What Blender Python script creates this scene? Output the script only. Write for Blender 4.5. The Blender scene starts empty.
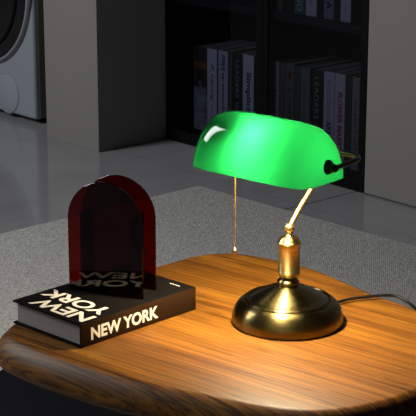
import bpy, bmesh, math, random
from mathutils import Vector, Matrix
random.seed(7)
sc = bpy.context.scene
COL = sc.collection
TZ = 0.37                      # table-top height
PI = math.pi
R = math.radians

# ------------------------------------------------------------------ materials
def new_mat(name):
    m = bpy.data.materials.new(name); m.use_nodes = True
    return m, m.node_tree, m.node_tree.nodes['Principled BSDF']
def pbr(name, col, rough=.5, metal=0, coat=0, spec=.5, bump=None, emis=None, strength=0, aniso=0):
    m, nt, b = new_mat(name)
    b.inputs['Base Color'].default_value = (*col, 1)
    b.inputs['Roughness'].default_value = rough
    b.inputs['Metallic'].default_value = metal
    b.inputs['Coat Weight'].default_value = coat
    b.inputs['Coat Roughness'].default_value = .08
    b.inputs['Specular IOR Level'].default_value = spec
    if bump:
        sc_, st = bump
        tc = nt.nodes.new('ShaderNodeTexCoord'); n = nt.nodes.new('ShaderNodeTexNoise')
        n.inputs['Scale'].default_value = sc_; n.inputs['Detail'].default_value = 4
        bp = nt.nodes.new('ShaderNodeBump'); bp.inputs['Strength'].default_value = st; bp.inputs['Distance'].default_value = .001
        nt.links.new(tc.outputs['Object'], n.inputs['Vector']); nt.links.new(n.outputs['Fac'], bp.inputs['Height'])
        nt.links.new(bp.outputs['Normal'], b.inputs['Normal'])
    if emis:
        b.inputs['Emission Color'].default_value = (*emis, 1); b.inputs['Emission Strength'].default_value = strength
    return m
def ramp(nt, stops):
    r = nt.nodes.new('ShaderNodeValToRGB')
    e = r.color_ramp.elements
    e[0].position, e[0].color = stops[0][0], (*stops[0][1], 1)
    e[1].position, e[1].color = stops[-1][0], (*stops[-1][1], 1)
    for p, c in stops[1:-1]:
        x = e.new(p); x.color = (*c, 1)
    return r
def mapping(nt, rot=(0,0,0), scale=(1,1,1)):
    tc = nt.nodes.new('ShaderNodeTexCoord'); mp = nt.nodes.new('ShaderNodeMapping')
    mp.inputs['Rotation'].default_value = rot; mp.inputs['Scale'].default_value = scale
    nt.links.new(tc.outputs['Object'], mp.inputs['Vector']); return mp
def noise(nt, vec, scale, detail=4, rough=.5, dist=0):
    n = nt.nodes.new('ShaderNodeTexNoise'); n.inputs['Scale'].default_value = scale
    n.inputs['Detail'].default_value = detail; n.inputs['Roughness'].default_value = rough
    n.inputs['Distortion'].default_value = dist
    nt.links.new(vec, n.inputs['Vector']); return n
def mixc(nt, fac, a, b, mode='MIX'):
    m = nt.nodes.new('ShaderNodeMix'); m.data_type = 'RGBA'; m.blend_type = mode
    for sock, val in ((m.inputs[0], fac), (m.inputs[6], a), (m.inputs[7], b)):
        if isinstance(val, bpy.types.NodeSocket): nt.links.new(val, sock)
        elif isinstance(val, (int, float)): sock.default_value = val
        else: sock.default_value = (*val, 1)
    return m.outputs[2]

def wood_mat():
    m, nt, b = new_mat('walnut')
    g = R(40)                                   # grain runs along (cos40,-sin40)
    mp = mapping(nt, rot=(0, 0, g), scale=(1, 1, 1))
    st = nt.nodes.new('ShaderNodeMapping'); st.inputs['Scale'].default_value = (1.3, 22, 9)
    nt.links.new(mp.outputs[0], st.inputs['Vector'])
    broad = noise(nt, st.outputs[0], 1.0, 3, .5, 1.2)
    st2 = nt.nodes.new('ShaderNodeMapping'); st2.inputs['Scale'].default_value = (3.0, 300, 70)
    nt.links.new(mp.outputs[0], st2.inputs['Vector'])
    fine = noise(nt, st2.outputs[0], 1.0, 5, .65, .4)
    st3 = nt.nodes.new('ShaderNodeMapping'); st3.inputs['Scale'].default_value = (9, 430, 120)
    nt.links.new(mp.outputs[0], st3.inputs['Vector'])
    pore = noise(nt, st3.outputs[0], 1.0, 2, .5)
    r1 = ramp(nt, [(.28, (.120, .044, .0050)), (.5, (.180, .074, .0080)), (.74, (.235, .102, .0110))])
    nt.links.new(broad.outputs['Fac'], r1.inputs[0])
    r2 = ramp(nt, [(.35, (.18, .12, .09)), (.47, (.62, .58, .53)), (.57, (1.0, .97, .93)), (.68, (1.35, 1.32, 1.22))])
    nt.links.new(fine.outputs['Fac'], r2.inputs[0])
    c = mixc(nt, .85, r1.outputs[0], r2.outputs[0], 'MULTIPLY')
    r3 = ramp(nt, [(.36, (.30, .24, .2)), (.46, (1, 1, 1))])
    nt.links.new(pore.outputs['Fac'], r3.inputs[0])
    c = mixc(nt, .85, c, r3.outputs[0], 'MULTIPLY')
    # glued-up staves, each a little lighter or darker
    stv = nt.nodes.new('ShaderNodeSeparateXYZ'); nt.links.new(mp.outputs[0], stv.inputs[0])
    mul = nt.nodes.new('ShaderNodeMath'); mul.operation = 'MULTIPLY'; mul.inputs[1].default_value = 13
    fl = nt.nodes.new('ShaderNodeMath'); fl.operation = 'FLOOR'
    wn = nt.nodes.new('ShaderNodeTexWhiteNoise'); wn.noise_dimensions = '1D'
    nt.links.new(stv.outputs['Y'], mul.inputs[0]); nt.links.new(mul.outputs[0], fl.inputs[0]); nt.links.new(fl.outputs[0], wn.inputs['W'])
    r4 = ramp(nt, [(0, (.78, .74, .70)), (1, (1.12, 1.12, 1.1))]); nt.links.new(wn.outputs['Value'], r4.inputs[0])
    c = mixc(nt, .8, c, r4.outputs[0], 'MULTIPLY')
    nt.links.new(c, b.inputs['Base Color'])
    rr = nt.nodes.new('ShaderNodeMapRange'); rr.inputs['To Min'].default_value = .40; rr.inputs['To Max'].default_value = .56
    nt.links.new(fine.outputs['Fac'], rr.inputs['Value']); nt.links.new(rr.outputs[0], b.inputs['Roughness'])
    bp = nt.nodes.new('ShaderNodeBump'); bp.inputs['Strength'].default_value = .25; bp.inputs['Distance'].default_value = .0006
    nt.links.new(fine.outputs['Fac'], bp.inputs['Height']); nt.links.new(bp.outputs['Normal'], b.inputs['Normal'])
    b.inputs['Specular IOR Level'].default_value = .22
    return m

def tile_mat():
    m, nt, b = new_mat('polished_tile')
    # axes follow the bookcase: s = along it, d = into it; origin at its left front foot
    th = -0.85568
    mp = nt.nodes.new('ShaderNodeMapping'); tc = nt.nodes.new('ShaderNodeTexCoord')
    mp.vector_type = 'TEXTURE'
    mp.inputs['Location'].default_value = (-.13725, 4.99955, 0); mp.inputs['Rotation'].default_value = (0, 0, th)
    nt.links.new(tc.outputs['Object'], mp.inputs['Vector'])
    sx = nt.nodes.new('ShaderNodeSeparateXYZ'); nt.links.new(mp.outputs[0], sx.inputs[0])
    def groove(sock, off, per, w):
        a = nt.nodes.new('ShaderNodeMath'); a.operation = 'SUBTRACT'; a.inputs[1].default_value = off; nt.links.new(sock, a.inputs[0])
        q = nt.nodes.new('ShaderNodeMath'); q.operation = 'PINGPONG'; q.inputs[1].default_value = per/2; nt.links.new(a.outputs[0], q.inputs[0])
        l = nt.nodes.new('ShaderNodeMath'); l.operation = 'LESS_THAN'; l.inputs[1].default_value = w; nt.links.new(q.outputs[0], l.inputs[0])
        return l.outputs[0]
    gx = groove(sx.outputs['X'], .842, 3.6, .0022); gy = groove(sx.outputs['Y'], -.21+.0, 1.2, .0005)
    mx = nt.nodes.new('ShaderNodeMath'); mx.operation = 'MAXIMUM'; nt.links.new(gx, mx.inputs[0]); nt.links.new(gy, mx.inputs[1])
    n = noise(nt, tc.outputs['Object'], 1.6, 5, .6, 1.5)
    r = ramp(nt, [(.3, (.22, .22, .225)), (.55, (.27, .27, .275)), (.8, (.31, .31, .315))]); nt.links.new(n.outputs['Fac'], r.inputs[0])
    v = noise(nt, tc.outputs['Object'], 2.3, 6, .6, 3.0)
    rv = ramp(nt, [(.485, (0, 0, 0)), (.5, (1, 1, 1)), (.515, (0, 0, 0))]); nt.links.new(v.outputs['Fac'], rv.inputs[0])
    vf = nt.nodes.new('ShaderNodeMath'); vf.operation = 'MULTIPLY'; vf.inputs[1].default_value = .16; nt.links.new(rv.outputs[0], vf.inputs[0])
    c = mixc(nt, vf.outputs[0], r.outputs[0], (.32, .32, .33))
    c = mixc(nt, mx.outputs[0], c, (.02, .02, .021))
    nt.links.new(c, b.inputs['Base Color'])
    b.inputs['Roughness'].default_value = .10; b.inputs['Specular IOR Level'].default_value = .6
    w = noise(nt, tc.outputs['Object'], 3.0, 2)
    bp = nt.nodes.new('ShaderNodeBump'); bp.inputs['Strength'].default_value = .04; bp.inputs['Distance'].default_value = .01
    nt.links.new(w.outputs['Fac'], bp.inputs['Height']); nt.links.new(bp.outputs['Normal'], b.inputs['Normal'])
    return m

def rug_mat():
    m, nt, b = new_mat('woven_rug')
    mp = mapping(nt, rot=(0, 0, .85568))
    wv = nt.nodes.new('ShaderNodeTexVoronoi'); wv.inputs['Scale'].default_value = 210; wv.inputs['Randomness'].default_value = .55
    nt.links.new(mp.outputs[0], wv.inputs['Vector'])
    st = nt.nodes.new('ShaderNodeMapping'); st.inputs['Scale'].default_value = (60, 220, 60); nt.links.new(mp.outputs[0], st.inputs['Vector'])
    n = noise(nt, st.outputs[0], 1, 3, .6)
    n2 = noise(nt, mp.outputs[0], 90, 3, .7)
    r = ramp(nt, [(.3, (.36, .35, .33)), (.5, (.46, .45, .425)), (.72, (.58, .57, .54))]); nt.links.new(n2.outputs['Fac'], r.inputs[0])
    r2 = ramp(nt, [(.3, (.65, .65, .65)), (.65, (1.15, 1.15, 1.15))]); nt.links.new(n.outputs['Fac'], r2.inputs[0])
    c = mixc(nt, .7, r.outputs[0], r2.outputs[0], 'MULTIPLY')
    nt.links.new(c, b.inputs['Base Color'])
    b.inputs['Roughness'].default_value = .95; b.inputs['Specular IOR Level'].default_value = .1
    bp = nt.nodes.new('ShaderNodeBump'); bp.inputs['Strength'].default_value = .7; bp.inputs['Distance'].default_value = .003
    nt.links.new(wv.outputs['Distance'], bp.inputs['Height']); nt.links.new(bp.outputs['Normal'], b.inputs['Normal'])
    return m

def glass_shade_mat(name, col, trans, coat):
    m = bpy.data.materials.new(name); m.use_nodes = True; nt = m.node_tree; nt.nodes.clear()
    out = nt.nodes.new('ShaderNodeOutputMaterial')
    d = nt.nodes.new('ShaderNodeBsdfDiffuse'); d.inputs[0].default_value = (*col, 1)
    t = nt.nodes.new('ShaderNodeBsdfTranslucent'); t.inputs[0].default_value = (*trans, 1)
    g = nt.nodes.new('ShaderNodeBsdfGlossy'); g.inputs['Roughness'].default_value = .06
    mx = nt.nodes.new('ShaderNodeMixShader'); mx.inputs[0].default_value = .55
    nt.links.new(d.outputs[0], mx.inputs[1]); nt.links.new(t.outputs[0], mx.inputs[2])
    fr = nt.nodes.new('ShaderNodeFresnel'); fr.inputs['IOR'].default_value = 1.5
    ml = nt.nodes.new('ShaderNodeMath'); ml.operation = 'MULTIPLY'; ml.inputs[1].default_value = coat; nt.links.new(fr.outputs[0], ml.inputs[0])
    m2 = nt.nodes.new('ShaderNodeMixShader'); nt.links.new(ml.outputs[0], m2.inputs[0])
    nt.links.new(mx.outputs[0], m2.inputs[1]); nt.links.new(g.outputs[0], m2.inputs[2]); nt.links.new(m2.outputs[0], out.inputs[0])
    return m
def outer_fresnel(nt, ior):
    # reflection only where a ray enters the sheet from outside
    fr = nt.nodes.new('ShaderNodeFresnel'); fr.inputs['IOR'].default_value = ior
    ge = nt.nodes.new('ShaderNodeNewGeometry')
    iv = nt.nodes.new('ShaderNodeMath'); iv.operation = 'SUBTRACT'; iv.inputs[0].default_value = 1; nt.links.new(ge.outputs['Backfacing'], iv.inputs[1])
    ml = nt.nodes.new('ShaderNodeMath'); ml.operation = 'MULTIPLY'; nt.links.new(fr.outputs[0], ml.inputs[0]); nt.links.new(iv.outputs[0], ml.inputs[1])
    return ml.outputs[0]
def acrylic_mat():
    m = bpy.data.materials.new('dark_red_acrylic'); m.use_nodes = True; nt = m.node_tree; nt.nodes.clear()
    out = nt.nodes.new('ShaderNodeOutputMaterial')
    t = nt.nodes.new('ShaderNodeBsdfTransparent'); t.inputs[0].default_value = (.42, .065, .038, 1)
    g = nt.nodes.new('ShaderNodeBsdfGlossy'); g.inputs['Roughness'].default_value = .02
    mx = nt.nodes.new('ShaderNodeMixShader'); nt.links.new(outer_fresnel(nt, 1.49), mx.inputs[0])
    nt.links.new(t.outputs[0], mx.inputs[1]); nt.links.new(g.outputs[0], mx.inputs[2]); nt.links.new(mx.outputs[0], out.inputs[0])
    return m
def brass_mat(name, col, dark, rough):
    m, nt, b = new_mat(name)
    mp = mapping(nt, scale=(30, 30, 700)); n = noise(nt, mp.outputs[0], 1, 3)
    r = ramp(nt, [(.3, dark), (.7, col)]); nt.links.new(n.outputs['Fac'], r.inputs[0])
    nt.links.new(r.outputs[0], b.inputs['Base Color'])
    b.inputs['Metallic'].default_value = 1; b.inputs['Roughness'].default_value = rough
    b.inputs['Anisotropic'].default_value = .8; b.inputs['Anisotropic Rotation'].default_value = .25
    tg = nt.nodes.new('ShaderNodeTangent'); tg.direction_type = 'RADIAL'; tg.axis = 'Z'; nt.links.new(tg.outputs[0], b.inputs['Tangent'])
    bp = nt.nodes.new('ShaderNodeBump'); bp.inputs['Strength'].default_value = .06; bp.inputs['Distance'].default_value = .0004
    nt.links.new(n.outputs['Fac'], bp.inputs['Height']); nt.links.new(bp.outputs['Normal'], b.inputs['Normal'])
    return m
def picture_mat():
    m, nt, b = new_mat('picture_spine')
    mp = mapping(nt); n = noise(nt, mp.outputs[0], 26, 4, .6)
    sz = nt.nodes.new('ShaderNodeSeparateXYZ'); nt.links.new(mp.outputs[0], sz.inputs[0])
    r = ramp(nt, [(.0, (.30, .34, .38)), (.13, (.22, .25, .28)), (.14, (.04, .025, .02)), (.19, (.06, .04, .03)), (.205, (.28, .10, .05)), (.22, (.03, .03, .03)), (.27, (.05, .05, .055))])
    nt.links.new(sz.outputs['Z'], r.inputs[0])
    r2 = ramp(nt, [(.35, (.4, .4, .4)), (.65, (1.5, 1.5, 1.5))]); nt.links.new(n.outputs['Fac'], r2.inputs[0])
    nt.links.new(mixc(nt, .8, r.outputs[0], r2.outputs[0], 'MULTIPLY'), b.inputs['Base Color']); b.inputs['Roughness'].default_value = .4
    return m
def pages_mat():
    m, nt, b = new_mat('page_block')
    mp = mapping(nt, scale=(3, 3, 900)); n = noise(nt, mp.outputs[0], 1, 2)
    r = ramp(nt, [(.3, (.24, .22, .21)), (.7, (.34, .315, .30))]); nt.links.new(n.outputs['Fac'], r.inputs[0])
    nt.links.new(r.outputs[0], b.inputs['Base Color']); b.inputs['Roughness'].default_value = .8
    return m

def smoked_mat():
    m = bpy.data.materials.new('smoked_glass'); m.use_nodes = True; nt = m.node_tree; nt.nodes.clear()
    out = nt.nodes.new('ShaderNodeOutputMaterial')
    t = nt.nodes.new('ShaderNodeBsdfTransparent'); t.inputs[0].default_value = (.55, .56, .60, 1)
    g = nt.nodes.new('ShaderNodeBsdfGlossy'); g.inputs['Roughness'].default_value = .03
    mx = nt.nodes.new('ShaderNodeMixShader'); nt.links.new(outer_fresnel(nt, 1.35), mx.inputs[0])
    nt.links.new(t.outputs[0], mx.inputs[1]); nt.links.new(g.outputs[0], mx.inputs[2]); nt.links.new(mx.outputs[0], out.inputs[0])
    return m
M = dict(
    smoked=smoked_mat(),
    wood=wood_mat(), tile=tile_mat(), rug=rug_mat(),
    shade_out=glass_shade_mat('green_glass', (.0005, .06, .022), (.0080, .235, .060), .9),
    shade_in=glass_shade_mat('milk_glass', (.28, .30, .28), (.30, .34, .29), .5),
    acrylic=acrylic_mat(),
    brass=brass_mat('polished_brass', (.80, .60, .23), (.66, .48, .16), .30),
    bronze=brass_mat('antique_brass', (.19, .155, .062), (.12, .095, .038), .27),
    bronze_dark=pbr('dark_bronze', (.10, .075, .045), .28, 1),
    brass_tube=pbr('brass_tube', (.58, .40, .14), .36, 1),
    gold=pbr('gold_chain', (.95, .68, .26), .22, 1),
    blackmetal=pbr('black_metal', (.02, .02, .02), .3, .6),
    rubber=pbr('black_rubber', (.006, .006, .006), .5, spec=.2),
    bulb=pbr('lit_bulb', (1, 1, 1), .5, emis=(1, .80, .52), strength=1),
    cover=pbr('black_cover', (.0035, .003, .0028), .65, spec=.04, bump=(900, .12)),
    spine=pbr('dark_brown_spine', (.017, .0075, .0025), .65, spec=.05, bump=(900, .12)),
    cream=pbr('cream_print', (.58, .55, .49), .55),
    pages=pages_mat(),
    white_paint=pbr('greige_panel', (.215, .208, .198), .6, spec=.2, bump=(60, .05)),
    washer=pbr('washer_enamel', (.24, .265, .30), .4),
    washer_side_shaded=pbr('washer_side_shaded', (.10, .095, .075), .5),
    ring=pbr('grey_plastic_ring', (.22, .22, .24), .4),
    dglass=pbr('black_door_glass', (.008, .008, .009), .08),
    case=pbr('black_cabinet', (.004, .004, .004), .6, spec=.06),
    shelf=pbr('charcoal_shelf', (.035, .036, .040), .6, spec=.1),
    lacquer=pbr('black_lacquer', (.005, .005, .007), .5, spec=.15),
    picture=picture_mat(),
)
bnode = M['bulb'].node_tree.nodes['Principled BSDF']
BULB = 1650.0
bnode.inputs['Emission Strength'].default_value = BULB

# ------------------------------------------------------------------ helpers
def link(name, bm, mat, parent=None, smooth=True, angle=40):
    me = bpy.data.meshes.new(name)
    bmesh.ops.recalc_face_normals(bm, faces=bm.faces)
    bm.to_mesh(me); bm.free()
    mats = mat if isinstance(mat, (list, tuple)) else [mat]
    for x in mats: me.materials.append(x)
    if smooth:
        for p in me.polygons: p.use_smooth = True
        me.set_sharp_from_angle(angle=R(angle))
    o = bpy.data.objects.new(name, me); COL.objects.link(o)
    if parent: o.parent = parent
    return o
def empty(name, loc=(0, 0, 0), rz=0, label=None, cat=None, group=None):
    o = bpy.data.objects.new(name, None); COL.objects.link(o); o.empty_display_size = .05
    o.location = loc; o.rotation_euler = (0, 0, rz)
    if label: tag(o, label, cat, group)
    return o
def tag(o, label, cat, group=None):
    o['label'] = label; o['category'] = cat
    if group: o['group'] = group
def box(bm, x0, x1, y0, y1, z0, z1, bev=0, seg=2):
    r = bmesh.ops.create_cube(bm, size=1)
    vs = r['verts']
    for v in vs:
        v.co = Vector((x0 + (v.co.x+.5)*(x1-x0), y0 + (v.co.y+.5)*(y1-y0), z0 + (v.co.z+.5)*(z1-z0)))
    if bev:
        es = list({e for v in vs for e in v.link_edges})
        bmesh.ops.bevel(bm, geom=es, offset=bev, segments=seg, profile=.5, affect='EDGES', clamp_overlap=True)
    return bm
def boxobj(name, dims, mat, parent=None, bev=.001, seg=2):
    return link(name, box(bmesh.new(), *dims, bev, seg), mat, parent)
def lathe(bm, prof, n=64, center=(0, 0, 0), axis='Z'):
    rings = []
    for r, z in prof:
        if r < 1e-6:
            rings.append([bm.verts.new((0, 0, z))])
        else:
            rings.append([bm.verts.new((r*math.cos(2*PI*i/n), r*math.sin(2*PI*i/n), z)) for i in range(n)])
    for a, b in zip(rings, rings[1:]):
        for i in range(n):
            j = (i+1) % n
            if len(a) == 1 and len(b) == 1: continue
            if len(a) == 1: bm.faces.new((a[0], b[i], b[j]))
            elif len(b) == 1: bm.faces.new((a[i], a[j], b[0]))
            else: bm.faces.new((a[i], a[j], b[j], b[i]))
    vs = [v for r in rings for v in r]
    if axis == 'X':
        for v in vs: v.co = Vector((v.co.z, v.co.y, -v.co.x))
    if axis == 'Y':
        for v in vs: v.co = Vector((v.co.x, v.co.z, v.co.y))
    for v in vs: v.co += Vector(center)
    return bm
def smooth_path(pts, sub=8):
    P = [Vector(p) for p in pts]; out = []
    for i in range(len(P)-1):
        p0 = P[max(i-1, 0)]; p1 = P[i]; p2 = P[i+1]; p3 = P[min(i+2, len(P)-1)]
        for k in range(sub):
            t = k/sub
            out.append(.5*((2*p1) + (p2-p0)*t + (2*p0-5*p1+4*p2-p3)*t*t + (3*p1-p0-3*p2+p3)*t**3))
    out.append(P[-1]); return out
def tube(bm, pts, r, n=14, sub=8):
    P = smooth_path(pts, sub) if sub > 1 else [Vector(p) for p in pts]
    rings = []; up = Vector((0, 0, 1)); t0 = (P[1]-P[0]).normalized()
    nrm = t0.cross(up)
    if nrm.length < 1e-3: nrm = Vector((1, 0, 0))
    nrm.normalize()
    for i, p in enumerate(P):
        t = (P[min(i+1, len(P)-1)] - P[max(i-1, 0)]).normalized()
        nrm = (nrm - t*nrm.dot(t)).normalized(); bn = t.cross(nrm)
        rr = r(i/(len(P)-1)) if callable(r) else r
        rings.append([bm.verts.new(p + rr*(nrm*math.cos(2*PI*k/n) + bn*math.sin(2*PI*k/n))) for k in range(n)])
    for a, b in zip(rings, rings[1:]):
        for k in range(n):
            j = (k+1) % n; bm.faces.new((a[k], a[j], b[j], b[k]))
    bm.faces.new(rings[0]); bm.faces.new(rings[-1]); return bm
def sphere(bm, c, r, seg=20, sq=(1, 1, 1)):
    q = bmesh.ops.create_uvsphere(bm, u_segments=seg, v_segments=seg//2+2, radius=r)
    for v in q['verts']: v.co = Vector((v.co.x*sq[0], v.co.y*sq[1], v.co.z*sq[2])) + Vector(c)
    return bm
def text_mesh(name, body, size, mat, parent, mtx, bold=0.0, shear=0, spacing=1.0, width=None, height=None, align='LEFT', thick=.00015, line=1.0):
    """lettering turned into a thin mesh; mtx maps text x (reading), y (up), z (out)"""
    cu = bpy.data.curves.new(name, 'FONT'); cu.body = body; cu.size = size; cu.offset = bold; cu.shear = shear
    cu.space_character = spacing; cu.extrude = thick; cu.align_x = align; cu.space_line = line; cu.resolution_u = 5
    o = bpy.data.objects.new(name+'_tmp', cu); COL.objects.link(o)
    bpy.context.view_layer.update()
    dg = bpy.context.evaluated_depsgraph_get()
    me = bpy.data.meshes.new_from_object(o.evaluated_get(dg))
    bpy.data.objects.remove(o); bpy.data.curves.remove(cu)
    xs = [v.co.x for v in me.vertices]; ys = [v.co.y for v in me.vertices]
    x0, x1, y0, y1 = min(xs), max(xs), min(ys), max(ys)
    sx = width/(x1-x0) if width else 1; sy = height/(y1-y0) if height else 1
    for v in me.vertices:
        v.co.x = (v.co.x-x0)*sx; v.co.y = (v.co.y-y0)*sy
    me.transform(mtx)
    me.materials.clear(); me.materials.append(mat)
    me.name = name
    q = bpy.data.objects.new(name, me); COL.objects.link(q)
    if parent: q.parent = parent
    return q
def frame(o, x, y):
    """matrix with origin o, x axis, y axis"""
    x = Vector(x).normalized(); y = Vector(y).normalized(); z = x.cross(y)
    return Matrix(((x.x, y.x, z.x, o[0]), (x.y, y.y, z.y, o[1]), (x.z, y.z, z.z, o[2]), (0, 0, 0, 1)))

# ------------------------------------------------------------------ room, axes of the bookcase wall
TH = -0.85568
CASE = (-.13725, 4.99955, 0)
def room_obj(name, dims, mat, bev=.001):
    o = boxobj(name, dims, mat, bev=bev); o.location = CASE; o.rotation_euler = (0, 0, TH); return o
bm = bmesh.new(); box(bm, -6, 6, -2, 9, -.05, 0)
fl = link('floor', bm, M['tile'], smooth=False); fl['kind'] = 'structure'
o = room_obj('wall_left', (-.270, .005, -.268, .36, 0, 2.5), M['white_paint'], .0015); o['kind'] = 'structure'
o = room_obj('wall_right', (.876, 3.2, -.001, .36, 0.004, 2.5), M['white_paint'], .0015); o['kind'] = 'structure'
o = room_obj('wall_back', (-2.2, 3.2, .45, .55, 0, 2.5), M['white_paint']); o['kind'] = 'structure'

# ------------------------------------------------------------------ washing machine
wm = empty('washing_machine', CASE, TH, 'white front-loading washing machine with black round door beside the grey wall', 'washing machine')
S0, S1, D0 = -1.030, -.430, -.20
bm = bmesh.new(); box(bm, S0, S1, D0, .36, .016, .85, .012, 4); link('body', bm, M['washer'], wm)
# right flank panel, its colour darkened to paint in that side's shade
boxobj('side_panel', (S1-.0005, S1+.002, D0+.02, .35, .02, .845), M['washer_side_shaded'], wm, .002)
cx, cz = -.70, .44
def plate(bm, cx, cz, prof, n=96):
    lathe(bm, prof, n, (cx, 0, cz), 'Y'); return bm
dr = link('door', plate(bmesh.new(), cx, cz, [(.245, D0-.003), (.256, D0-.014), (.262, D0-.014), (.268, D0-.006), (.268, D0-.0005), (.245, D0-.0005), (.245, D0-.003)]), M['ring'], wm)
link('door_glass', plate(bmesh.new(), cx, cz, [(0, D0-.030), (.10, D0-.029), (.18, D0-.024), (.225, D0-.020), (.246, D0-.015), (.2555, D0-.0145), (.2555, D0-.001), (0, D0-.001)]), M['dglass'], dr)
link('door_rim', plate(bmesh.new(), cx, cz, [(.205, D0-.0235), (.208, D0-.028), (.216, D0-.0265), (.219, D0-.019)]), M['case'], dr)
link('filter_cover', plate(bmesh.new(), -.59, .083, [(0, D0-.003), (.064, D0-.003), (.066, D0-.002), (.067, D0+.001), (0, D0+.001)]), M['washer'], wm)
link('filter_cover_seam', plate(bmesh.new(), -.59, .083, [(.067, D0-.0012), (.0685, D0-.0012), (.0685, D0+.001), (.067, D0+.001), (.067, D0-.0012)]), M['ring'], wm)
boxobj('detergent_drawer', (S0+.03, S0+.2, D0-.004, D0+.01, .74, .82), M['washer'], wm, .002)
boxobj('control_panel', (S0+.22, S1-.03, D0-.003, D0+.01, .745, .815), M['dglass'], wm, .002)
for sx in (S0+.05, S1-.05):
    for sy in (D0+.06, .30):
        link('foot', lathe(bmesh.new(), [(0, 0), (.02, 0), (.02, .018), (0, .018)], 20, (sx, sy, 0)), M['rubber'], wm)

# ------------------------------------------------------------------ bookcase
bc = empty('bookcase', CASE, TH, 'tall black bookcase with two bays of books between the pale walls', 'bookcase')
HH, DEP = 1.9, .30
boxobj('side_panel', (0.0, .028, .0095, DEP, 0, HH), M['case'], bc)
boxobj('divider', (.423, .452, .0095, DEP, 0, HH), M['case'], bc)
boxobj('side_panel', (.847, .875, .0095, DEP, 0, HH), M['case'], bc)
boxobj('back_panel', (.0, .875, DEP, DEP+.012, 0, HH), M['case'], bc)
boxobj('top_panel', (.0, .875, -.002, DEP, HH, HH+.028), M['case'], bc)
for a, b in ((.028, .423), (.452, .847)):
    boxobj('plinth', (a, b, .020, .045, 0, .034), M['case'], bc)
    boxobj('bottom_board', (a, b, .020, DEP, .034, .05), M['shelf'] if a > .4 else M['case'], bc)
    for z in (.440, .86, 1.28):
        boxobj('shelf', (a, b, .020, DEP, z, z+.026), M['shelf'], bc)

for a, b, wl, wr in ((.001, .4515, .027, .028), (.4525, .874, .022, .025)):
    d = link('door', bmesh.new(), M['case'], bc)
    bm = bmesh.new()
    for q in ((a, a+wl, 0, HH), (b-wr, b, 0, HH), (a+wl, b-wr, 0, .040), (a+wl, b-wr, HH-.04, HH)):
        box(bm, q[0], q[1], 0.0, .009, q[2]+.003, q[3], .0008, 1)
    bm.to_mesh(d.data); bm.free()
    boxobj('glass_pane', (a+wl-.002, b-wr+.002, -.0+.003, .007, .030, HH-.03), M['smoked'], d, 0)

def shelf_book(s0, s1, z0, h, col, title=None, tcol=(.02, .02, .02), size=None, depth=.20, off=.03, up=False, label='', shear=0, bold=0, tz=None, tlen=None, group='books on the lower shelf', mat=None, spacing=1.0, extra=None):
    s1 -= .0008
    t = empty('book', (0, 0, 0), TH, label, 'book', group)
    c, s_ = math.cos(TH), math.sin(TH)
    t.location = (CASE[0]+c*s0-s_*off, CASE[1]+s_*s0+c*off, z0)
    w = s1-s0
    cm = mat or pbr('book_cloth', col, .42)
    bm = bmesh.new(); th = .0022
    box(bm, 0, th, 0, depth, 0, h, .0006, 1); box(bm, w-th, w, 0, depth, 0, h, .0006, 1)
    box(bm, .0002, w-.0002, -.0015, .0015, 0, h, .0007, 2)
    link('cover', bm, cm, t)
    boxobj('page_block', (th+.0001, w-th-.0001, .0016, depth-.004, .003, h-.003), M['pages'], t, 0)
    if title:
        tm = pbr('spine_print', tcol, .5)
        sz = size or w*.62
        L = tlen
        tt = tz if tz is not None else h-.03
        if up: mt = frame((w*.5+sz*.36, -.0016, tt), (0, 0, 1), (-1, 0, 0))
        else:  mt = frame((w*.5-sz*.36, -.0016, tt), (0, 0, -1), (1, 0, 0))
        text_mesh('spine_title', title, sz, tm, t, mt, bold=bold*sz, shear=shear, height=sz*.72, width=L, thick=.0002, spacing=spacing)
    if extra: extra(t, w, h)
    return t
def sub_title(body, tcol, sz, z, L, bold=0, dx=0, shear=0):
    def f(t, w, h):
        text_mesh('spine_subtitle', body, sz, pbr('spine_print', tcol, .5), t, frame((w*.5-sz*.36+dx, -.0016, z), (0, 0, -1), (1, 0, 0)), bold=bold*sz, height=sz*.72, width=L, shear=shear, thick=.0002)
    return f
def petal(t, w, h):
    bm = bmesh.new()
    for k in range(5):
        a = 2*PI*k/5
        q = bmesh.ops.create_circle(bm, cap_ends=True, radius=.0045, segments=12)
        for v in q['verts']: v.co = Vector((w*.5+v.co.x+.0042*math.cos(a), -.0018, h-.035+v.co.y*1.3+.007*math.sin(a)))
    link('flower_emblem', bm, pbr('red_print', (.16, .02, .02), .5), t, smooth=False)
W_ = (.62, .64, .74); BZ = .0505
shelf_book(.108, .171, BZ, .262, None, 'art', (.4, .4, .4), .018, label='dark book with a picture spine, first on the left of the lower shelf', mat=M['picture'], tz=.155)
shelf_book(.172, .219, BZ, .264, W_, 'K Haring', (.03, .03, .03), .030, label='white book with black slanted title, right of the dark picture-spined book', shear=.35, tz=.215, tlen=.115, extra=sub_title('drawing line', (.15, .15, .17), .013, .09, .07))
def bleu(t, w, h):
    text_mesh('spine_subtitle', 'bleu', .03, pbr('blue_print', (.02, .05, .30), .5), t, frame((w*.5+.009, -.0016, .205), (0, 0, 1), (-1, 0, 0)), bold=.0008, height=.021, width=.046, thick=.0002)
shelf_book(.225, .269, BZ, .264, (.56, .58, .66), 'séquences de', (.03, .05, .12), .027, up=True, label='pale grey book with blue word printed at the top of its spine', bold=.02, tz=.055, tlen=.142, extra=bleu)
shelf_book(.2695, .288, BZ, .262, (.10, .10, .09), label='thin dark grey book between the blue-lettered and the black books in the left bay')
shelf_book(.289, .335, BZ, .266, (.012, .012, .012), 'LEADERS IN', (.35, .34, .30), .022, label='black book with widely spaced pale capitals in the left bay', tz=.245, tlen=.155, spacing=1.2)
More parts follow.
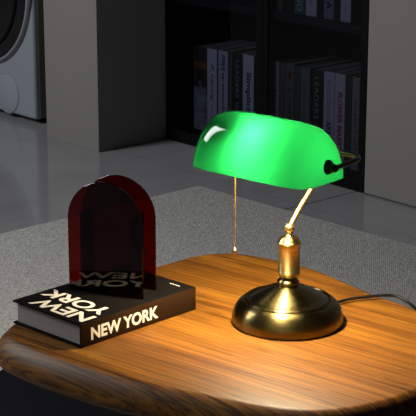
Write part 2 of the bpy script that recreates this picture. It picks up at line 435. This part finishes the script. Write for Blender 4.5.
shelf_book(.336, .386, BZ, .268, W_, 'Simplicity', (.015, .015, .015), .036, label='white book with bold black title beside the divider in the left bay', bold=.035, tz=.215, tlen=.15)
# right bay
shelf_book(.4535, .458, BZ, .262, (.10, .10, .09), label='very thin dark book against the divider in the right bay')
shelf_book(.459, .494, BZ, .266, (.33, .34, .32), 'ART CURE', (.05, .05, .05), .024, label='light grey book with thin black capitals, at the left end of the right bay', tz=.185, tlen=.125, spacing=1.15)
shelf_book(.4945, .520, BZ, .264, (.10, .095, .065), label='plain olive brown book beside the light grey book in the right bay')
shelf_book(.5205, .558, BZ, .268, (.14, .145, .13), 'FLOWER', (.02, .02, .02), .024, label='grey green book with a small red flower on its spine', tz=.195, tlen=.10, bold=.02, extra=petal)
shelf_book(.5585, .585, BZ, .264, (.08, .08, .055), label='plain dark olive book right of the red flower book')
shelf_book(.586, .624, BZ, .266, (.15, .19, .20), 'monochrome', (.06, .08, .09), .020, label='muted teal grey book left of the black book in the right bay', tz=.225, tlen=.12)
shelf_book(.6245, .679, BZ, .266, (.012, .012, .012), 'LEADERS IN', (.35, .34, .30), .024, label='thick black book with widely spaced pale capitals in the right bay', tz=.245, tlen=.165, spacing=1.2)
shelf_book(.680, .724, BZ, .267, (.54, .56, .68), 'Art in Denim', (.16, .17, .19), .024, label='lavender white book with thin grey title and a bold blue word lower down', tz=.245, tlen=.115, extra=sub_title('ARRY', (.02, .05, .13), .028, .125, .055, .03))
shelf_book(.725, .766, BZ, .267, (.60, .58, .68), 'FLOWER MARKET', (.45, .03, .13), .027, label='white book with bold crimson capitals down its spine', bold=.04, tz=.215, tlen=.185)
shelf_book(.767, .791, BZ, .267, (.07, .07, .055), label='plain dark book right of the crimson lettered book')
shelf_book(.792, .822, BZ, .267, (.30, .30, .27), 'GALERIE D ART', (.05, .05, .05), .018, label='beige grey book with small dark capitals, last on the right of the lower shelf', tz=.205, tlen=.15)
# upper shelf of the right bay (only their feet show)
UZ = .4665; G2 = 'books on the upper shelf'
shelf_book(.4535, .466, UZ, .26, (.60, .58, .66), 'ISSUE', (.1, .1, .1), .008, label='narrow pale violet book beside the divider on the upper shelf', group=G2, tz=.06)
shelf_book(.467, .506, UZ, .27, (.10, .11, .07), label='olive book next to the narrow pale one on the upper shelf', group=G2)
shelf_book(.507, .553, UZ, .25, (.03, .035, .03), label='nearly black book left of the teal one on the upper shelf', group=G2)
shelf_book(.554, .600, UZ, .27, (.05, .17, .18), 'NO', (.45, .5, .5), .03, label='dark teal book with pale letters on the upper shelf', group=G2, tz=.055, bold=.01)
shelf_book(.601, .646, UZ, .28, (.62, .58, .70), 'studio', (.2, .2, .2), .012, label='white book directly right of the teal one on the upper shelf', group=G2, tz=.06)
shelf_book(.647, .672, UZ, .25, (.03, .03, .035), label='thin black book between the white and violet books on the upper shelf', group=G2)
shelf_book(.673, .714, UZ, .27, (.28, .27, .40), 'A', (.02, .02, .03), .035, label='grey violet book with a large black letter on the upper shelf', group=G2, tz=.052, bold=.02)
shelf_book(.715, .738, UZ, .26, (.03, .03, .03), label='thin black book right of the grey violet one on the upper shelf', group=G2)
shelf_book(.739, .780, UZ, .27, (.62, .58, .70), 'form', (.2, .2, .2), .012, label='white book at the right end of the upper shelf', group=G2, tz=.045)

# ------------------------------------------------------------------ rug
ca, sa = math.cos(TH), math.sin(TH)
rug = boxobj('area_rug', (0, 2.6, -2.6, 0, 0.0, .008), M['rug'], bev=.003)
rug.location = (-.026, 4.404, 0); rug.rotation_euler = (0, 0, TH+R(2.2))
tag(rug, 'grey woven rug lying under the wooden table on the tiled floor', 'rug')

# ------------------------------------------------------------------ black low table
def pebble(bm, outline, prof):
    """closed outline (ccw) swept with an inset/height profile; caps top and bottom"""
    P = smooth_path([(x, y, 0) for x, y in outline] + [(outline[0][0], outline[0][1], 0)], 1)[:-1]
    n0 = len(outline); pts = []
    sub = 10
    for i in range(n0):
        p0, p1, p2, p3 = [Vector(outline[(i+k-1) % n0]) for k in range(4)]
        for k in range(sub):
            t = k/sub
            pts.append(.5*((2*p1) + (p2-p0)*t + (2*p0-5*p1+4*p2-p3)*t*t + (3*p1-p0-3*p2+p3)*t**3))
    for _ in range(12):
        pts = [(pts[i-1]+pts[i]*2+pts[(i+1) % len(pts)])/4 for i in range(len(pts))]
    n = len(pts)
    nr = []
    for i in range(n):
        t = (pts[(i+1) % n]-pts[i-1]).normalized(); nr.append(Vector((t.y, -t.x)))
    area = sum(pts[i].x*pts[(i+1) % n].y-pts[(i+1) % n].x*pts[i].y for i in range(n))
    if area < 0: nr = [-q for q in nr]
    rings = [[bm.verts.new((*(pts[i]-nr[i]*ins), z)) for i in range(n)] for ins, z in prof]
    for a, b in zip(rings, rings[1:]):
        for i in range(n):
            j = (i+1) % n; bm.faces.new((a[i], a[j], b[j], b[i]))
    bm.faces.new(rings[0]); bm.faces.new(rings[-1]); return bm
# ------------------------------------------------------------------ wooden coffee table
ct = empty('coffee_table', (0, 0, .008), 0, 'pebble-shaped walnut coffee table with thick rounded edge and black lower tier, holding the lamp', 'table')
OUT = [(-.325,2.25),(-.308,2.305),(-.285,2.352),(-.24,2.42),(-.19,2.482),(-.135,2.54),(-.086,2.586),(-.031,2.634),(.012,2.650),(.055,2.648),
       (.095,2.630),(.163,2.584),(.207,2.538),(.264,2.453),(.293,2.411),(.330,2.368),(.38,2.29),(.405,2.21),(.40,2.13),(.36,2.06),(.30,2.003),
       (.24,1.955),(.175,1.925),(.11,1.922),(.04,1.944),(-.03,1.98),(-.10,2.018),(-.178,2.068),(-.24,2.118),(-.29,2.168),(-.318,2.208)]
def drawn_in(x, y):
    # the back and left of the top sit a little further in
    c = Vector((.04, 2.27)); v = Vector((x, y))-c
    k = .0095 if y > 2.23 else (.007 if x < -.15 else (.003 if x < .1 else 0))
    v = v - v.normalized()*k
    return (c.x+v.x, c.y+v.y)
OUT = [drawn_in(*q) for q in OUT][::-1]
zt = TZ-.008
prof = [(.060, zt), (.0250, zt), (.0225, zt-.0004), (.0195, zt-.0020), (.0150, zt-.0055), (.0100, zt-.0105), (.0055, zt-.0170), (.0020, zt-.0240), (.0003, zt-.0305),
        (0, zt-.0350), (.0015, zt-.0410), (.006, zt-.0465), (.013, zt-.0505), (.024, zt-.052)]
link('tabletop', pebble(bmesh.new(), OUT, prof), M['wood'], ct, angle=60)
# black lower tier on which the walnut top stands
LT = (.045, 2.406)
circ = [(LT[0]+.42*math.cos(2*PI*k/20), LT[1]+.32*math.sin(2*PI*k/20)) for k in range(20)]
tier = link('lower_shelf', pebble(bmesh.new(), circ, [(.006, .160), (.001, .163), (0, .168), (0, .184), (.001, .189), (.006, .192)]), M['lacquer'], ct)
tier['label'] = 'black lower tier of the table'
for k in range(3):
    a = 2*PI*k/3+.5
    link('leg', lathe(bmesh.new(), [(0, 0), (.014, 0), (.022, .1598), (0, .1598)], 28, (LT[0]+.26*math.cos(a), LT[1]+.2*math.sin(a), 0)), M['lacquer'], ct)
for x, y in ((-.12, 2.36), (.04, 2.48), (.24, 2.26)):
    link('support', lathe(bmesh.new(), [(0, .1921), (.028, .1921), (.034, zt-.0515), (0, zt-.0515)], 32, (x, y, 0)), M['wood'], ct)

# ------------------------------------------------------------------ NEW YORK book
YB = 0.79907; LB, WB, TB = .2343, .1532, .0363
bk = empty('coffee_table_book', (-.18227, 2.16475, TZ+.0002), YB, 'thick black book titled NEW YORK lying on the walnut table under the acrylic arches', 'book')
ct_ = .0026
# covers: spine is the y=0 long side, pages show on x=0
boxobj('front_cover', (0, LB, 0, WB, TB-ct_, TB), M['cover'], bk, .0007)
boxobj('back_cover', (0, LB, 0, WB, 0, ct_), M['cover'], bk, .0007)
boxobj('spine', (0, LB, -.0005, ct_, .0003, TB-.0003), M['spine'], bk, .0007)
boxobj('page_block', (.0055, LB-.0055, ct_+.0001, WB-.005, ct_, TB-ct_), M['pages'], bk, 0)
# cover lettering: reading direction +y, letter tops toward -x
def cover_line(body, xt, xb, y0, y1, name='title'):
    text_mesh(name, body, .04, M['cream'], bk, frame((xb, y0, TB), (0, 1, 0), (-1, 0, 0)), bold=.0009, height=xb-xt, width=y1-y0, thick=.0002)
cover_line('NEW', .0085, .0385, .007, .127)
cover_line('YORK', .0465, .0765, .010, .148)
text_mesh('spine_title', 'NEW YORK', .03, M['cream'], bk, frame((.0195, -.0005, .0075), (1, 0, 0), (0, 0, 1)), bold=.0010, height=.0195, width=.1345, thick=.0002)
bm = bmesh.new()
tube(bm, [(.2205, .019+.0032*k, TB+.0001) if k % 2 else (.2180, .019+.0032*k, TB+.0001) for k in range(8)], .0005, 6, 3)
link('small_emblem', bm, M['cream'], bk)

# ------------------------------------------------------------------ acrylic arches
AW, AH, AT, GAP = .1237, .1745, .003, .0455
av = empty('arched_vase', (-.2110, 2.3214, TZ+TB+.0004), R(-23.2), 'dark red transparent acrylic double-arch vase standing on the black book', 'vase')
def arch_bm(y0):
    r = AW/2; pts = [(0, 0), (AW, 0)] + [(r+r*math.cos(PI*k/40), AH-r+r*math.sin(PI*k/40)) for k in range(41)]
    bm = bmesh.new()
    f = [bm.verts.new((x, y0, z)) for x, z in pts]; g = [bm.verts.new((x, y0+AT, z)) for x, z in pts]
    bm.faces.new(f); bm.faces.new(g[::-1]); n = len(pts)
    for i in range(n):
        j = (i+1) % n; bm.faces.new((f[i], f[j], g[j], g[i]))
    bmesh.ops.recalc_face_normals(bm, faces=bm.faces)
    es = [e for e in bm.edges if len(e.link_faces) == 2 and e.calc_face_angle() > 1 and abs(e.verts[0].co.y-e.verts[1].co.y) < 1e-6]
    bmesh.ops.bevel(bm, geom=es, offset=.0003, segments=1, affect='EDGES')
    return bm
link('front_arch', arch_bm(0), M['acrylic'], av, smooth=False)
link('rear_arch', arch_bm(GAP), M['acrylic'], av, smooth=False)
for x in (.0185, AW-.0215):
    boxobj('side_panel', (x, x+AT, AT+.0002, GAP-.0002, 0, .123), M['acrylic'], av, 0)

# ------------------------------------------------------------------ banker's lamp
LX, LY = .1193, 2.2779
lamp = empty('bankers_lamp', (LX, LY, TZ+.0002), 0, "brass desk lamp with glowing green glass shade standing on the walnut table", 'lamp')
base_prof = [(0, 0), (.081, 0), (.083, .002), (.0838, .006), (.0832, .013), (.0808, .021), (.0765, .0285), (.0705, .0340), (.0662, .0358), (.0655, .0378), (.0640, .0388), (.0622, .0386), (.0610, .0374),
             (.0590, .0376), (.050, .0425), (.040, .0482), (.030, .0535), (.0225, .0568), (.0175, .0585), (.0155, .0590),
             (.0160, .0600), (.0168, .0625), (.0165, .0650), (.0145, .0675), (.0115, .0695), (.0095, .0705), (0, .0705)]
link('base', lathe(bmesh.new(), base_prof, 128), M['bronze'], lamp, angle=30)
post_prof = [(0, .0702), (.0100, .0702), (.0135, .0715), (.0155, .0738), (.0163, .0765), (.0170, .0775), (.0170, .0790), (.0164, .0798), (.0163, .1215),
             (.0168, .1222), (.0180, .1235), (.0183, .1250), (.0178, .1262), (.0168, .1268), (.0160, .1290), (.0140, .1318), (.0110, .1338), (.0075, .1350), (.0055, .1362),
             (.0048, .1380), (.0050, .1400), (0, .1400)]
link('post', lathe(bmesh.new(), post_prof, 96, (.0012, 0, 0)), M['brass'], lamp, angle=50)
bm = bmesh.new(); sphere(bm, (.0012, 0, .1468), .0075, 28); link('pivot_ball', bm, M['brass_tube'], lamp)
# world -> lamp local
def LL(x, y, z): return (x-LX, y-LY, z)
pole_pts = [LL(.1203, 2.2780, .1470), LL(.1365, 2.2965, .1725), LL(.1550, 2.3150, .1985), LL(.1650, 2.3240, .2250), LL(.1590, 2.3190, .2500), LL(.1395, 2.3025, .2685)]
link('pole', tube(bmesh.new(), pole_pts, .0041, 24, 12), M['brass_tube'], lamp)
# shade frame: a = along, b = back
AX = Vector((.755, -.656, 0)).normalized(); BX = Vector((.656, .755, 0)).normalized()
SC = Vector((.0854-LX, 2.2419-LY, .2433))
def S(a, b, z): return SC + AX*a + BX*b + Vector((0, 0, z))
HL, HW, HT = .1080, .0570, .0800
# yoke
zk = .0225; ab = .1155; bb = .0780; cr = .024
pts = []
pts += [S(-ab+.002, .004, zk), S(-ab, .012, zk), S(-ab, .04, zk+.001)]
for k in range(7):
    t = PI/2*k/6; pts.append(S(-ab+cr-cr*math.cos(t), bb-cr+cr*math.sin(t), zk+.0015))
pts += [S(-.04, bb, zk+.002), S(.04, bb, zk+.002)]
for k in range(7):
    t = PI/2*(1-k/6); pts.append(S(ab-cr+cr*math.cos(t), bb-cr+cr*math.sin(t), zk+.0015))
pts += [S(ab, .04, zk+.001), S(ab, .012, zk), S(ab-.002, .004, zk)]
link('yoke', tube(bmesh.new(), pts, .0038, 18, 4), M['bronze_dark'], lamp)
def along_lathe(prof, org, d, n=36):
    bm = bmesh.new(); lathe(bm, prof, n)
    q = Vector((0, 0, 1)).rotation_difference(d)
    for v in bm.verts: v.co = q @ v.co + org
    return bm
for sgn in (-1, 1):
    d = AX*sgn
    link('shade_knob', along_lathe([(0, -.0014), (.0098, -.0014), (.0105, .002), (.0098, .0035), (.0050, .0038), (.0050, .004), (.0075, .0045), (.0075, .0065), (.0050, .0075), (.0058, .010), (.0060, .0130), (.0045, .0160), (0, .0168)], S(sgn*(HL-.0035), 0.004, zk), d), M['blackmetal'], lamp)
# shade: a rounded half barrel of cased glass
def shade_bm():
    bm = bmesh.new(); nu = 56; sN = 6.0
    half = [(1.0, k) for k in (.01, .05, .12, .22, .34)]
    for q in range(1, 26):
        ph = PI/2*(1-q/26)
        half.append((math.sin(ph)**(2/sN), max(math.cos(ph)**(2/sN), .36+.002*q)))
    ts = [(-x, k) for x, k in half] + [(0.0, 1.0)] + [(x, k) for x, k in half[::-1]]
    N = len(ts)-1
    rows = []
    def sec(u, th):
        # u 0..pi front rim -> top -> back rim
        c_, s_ = math.cos(u), math.sin(u); e = 2/2.05
        b = -math.copysign(abs(c_)**e, c_)*(HW-th); z = (abs(s_)**e)*(HT-th)
        return b, z
    for side, th in ((0, 0.0), (1, .0032)):
        grid = []
        for x, k in ts:
            a = x*(HL-th); row = []
            for j in range(nu+1):
                b, z = sec(PI*j/nu, th)
                row.append(bm.verts.new(S(a*(1-.085*z*k/HT), b*max(k, .004), z*max(k, .004))))
            grid.append(row)
        for i in range(N):
            for j in range(nu):
                f = bm.faces.new((grid[i][j], grid[i+1][j], grid[i+1][j+1], grid[i][j+1])); f.material_index = side
        rows.append(grid)
    o_, i_ = rows
    for i in range(N):
        for j in (0, nu):
            f = bm.faces.new((o_[i][j], o_[i+1][j], i_[i+1][j], i_[i][j])); f.material_index = 0
    for i in (0, N):
        for j in range(nu):
            bm.faces.new((o_[i][j], o_[i][j+1], i_[i][j+1], i_[i][j]))
    return bm
shade = link('lamp_shade', shade_bm(), [M['shade_out'], M['shade_in']], lamp, angle=60)
shade['label'] = 'glowing green glass shade'
# socket and bulb inside the shade, lying along it
link('socket', along_lathe([(0, 0), (.011, 0), (.013, .004), (.013, .030), (.010, .032), (0, .032)], S(-.055, -.020, .049), AX), M['bronze_dark'], lamp)
link('bulb', along_lathe([(0, 0), (.009, 0), (.010, .006), (.013, .014), (.0158, .024), (.0165, .033), (.0145, .043), (.009, .049), (0, .051)], S(-.022, -.0185, .047), AX), M['bulb'], lamp)
# bracket that carries the socket from the yoke's left knob
link('socket_bracket', tube(bmesh.new(), [S(-HL+.006, .004, zk), S(-.080, .004, zk+.006), S(-.068, -.010, .040), S(-.054, -.018, .049)], .002, 10, 5), M['bronze_dark'], lamp)
# pull chain
bm = bmesh.new()
ct0 = Vector(LL(.0396, 2.2750, 0)); ztop, zbot = .283, .116
n = 62
for k in range(n):
    z = ztop + (zbot-ztop)*k/(n-1)
    q = bmesh.ops.create_icosphere(bm, subdivisions=1, radius=.0016)
    for v in q['verts']: v.co += Vector((ct0.x, ct0.y, z))
tube(bm, [(ct0.x, ct0.y, ztop), (ct0.x, ct0.y, zbot)], .0004, 6, 1)
ch = link('pull_chain', bm, M['gold'], lamp)
link('pull_bob', lathe(bmesh.new(), [(0, .1175), (.0012, .117), (.0022, .1155), (.0040, .1145), (.0045, .1125), (.0040, .1105), (.0042, .1095), (.0030, .1085), (0, .1082)], 28, (ct0.x, ct0.y, 0)), M['gold'], ch)
# power cord
cz0 = .0028
cord = [LL(.185, 2.325, .010), LL(.202, 2.352, .0055), LL(.220, 2.366, .0050), LL(.240, 2.3735, .0055), LL(.269, 2.381, .0060), LL(.292, 2.384, .0045), LL(.3040, 2.377, .0015), LL(.3150, 2.371, -.0045), LL(.3300, 2.368, -.020), LL(.3370, 2.368, -.05), LL(.338, 2.37, -.2), LL(.34, 2.40, -.350), LL(.40, 2.46, -.3585), LL(.60, 2.60, -.3585)]
link('power_cord', tube(bmesh.new(), cord, .0023, 12, 8), M['rubber'], lamp)

# ------------------------------------------------------------------ light
def area(name, loc, target, sx, sy, power, col):
    l = bpy.data.lights.new(name, 'AREA'); l.shape = 'RECTANGLE'; l.size = sx; l.size_y = sy; l.energy = power; l.color = col
    o = bpy.data.objects.new(name, l); COL.objects.link(o); o.location = loc
    o.rotation_euler = (Vector(target)-Vector(loc)).to_track_quat('-Z', 'Y').to_euler(); return o
area('window_daylight', (-3.0, 3.2, 2.35), (0.2, 3.4, .1), .9, 1.6, 88, (.97, .98, 1.0))
w = bpy.data.worlds.new('World'); sc.world = w; w.use_nodes = True
w.node_tree.nodes['Background'].inputs[0].default_value = (.75, .82, 1, 1)
w.node_tree.nodes['Background'].inputs[1].default_value = .018

# ------------------------------------------------------------------ camera
cam = bpy.data.cameras.new('camera'); co = bpy.data.objects.new('camera', cam); COL.objects.link(co)
cam.sensor_width = 36; cam.lens = 1609.12/416*36; cam.clip_start = .05
co.location = (0, 0, .82766+TZ); co.rotation_euler = (PI/2-.27798, 0, 0)
sc.camera = co
sc.view_settings.view_transform = 'Standard'; sc.view_settings.look = 'None'
sc.view_settings.exposure = 0; sc.view_settings.gamma = 1; sc.view_settings.use_curve_mapping = False
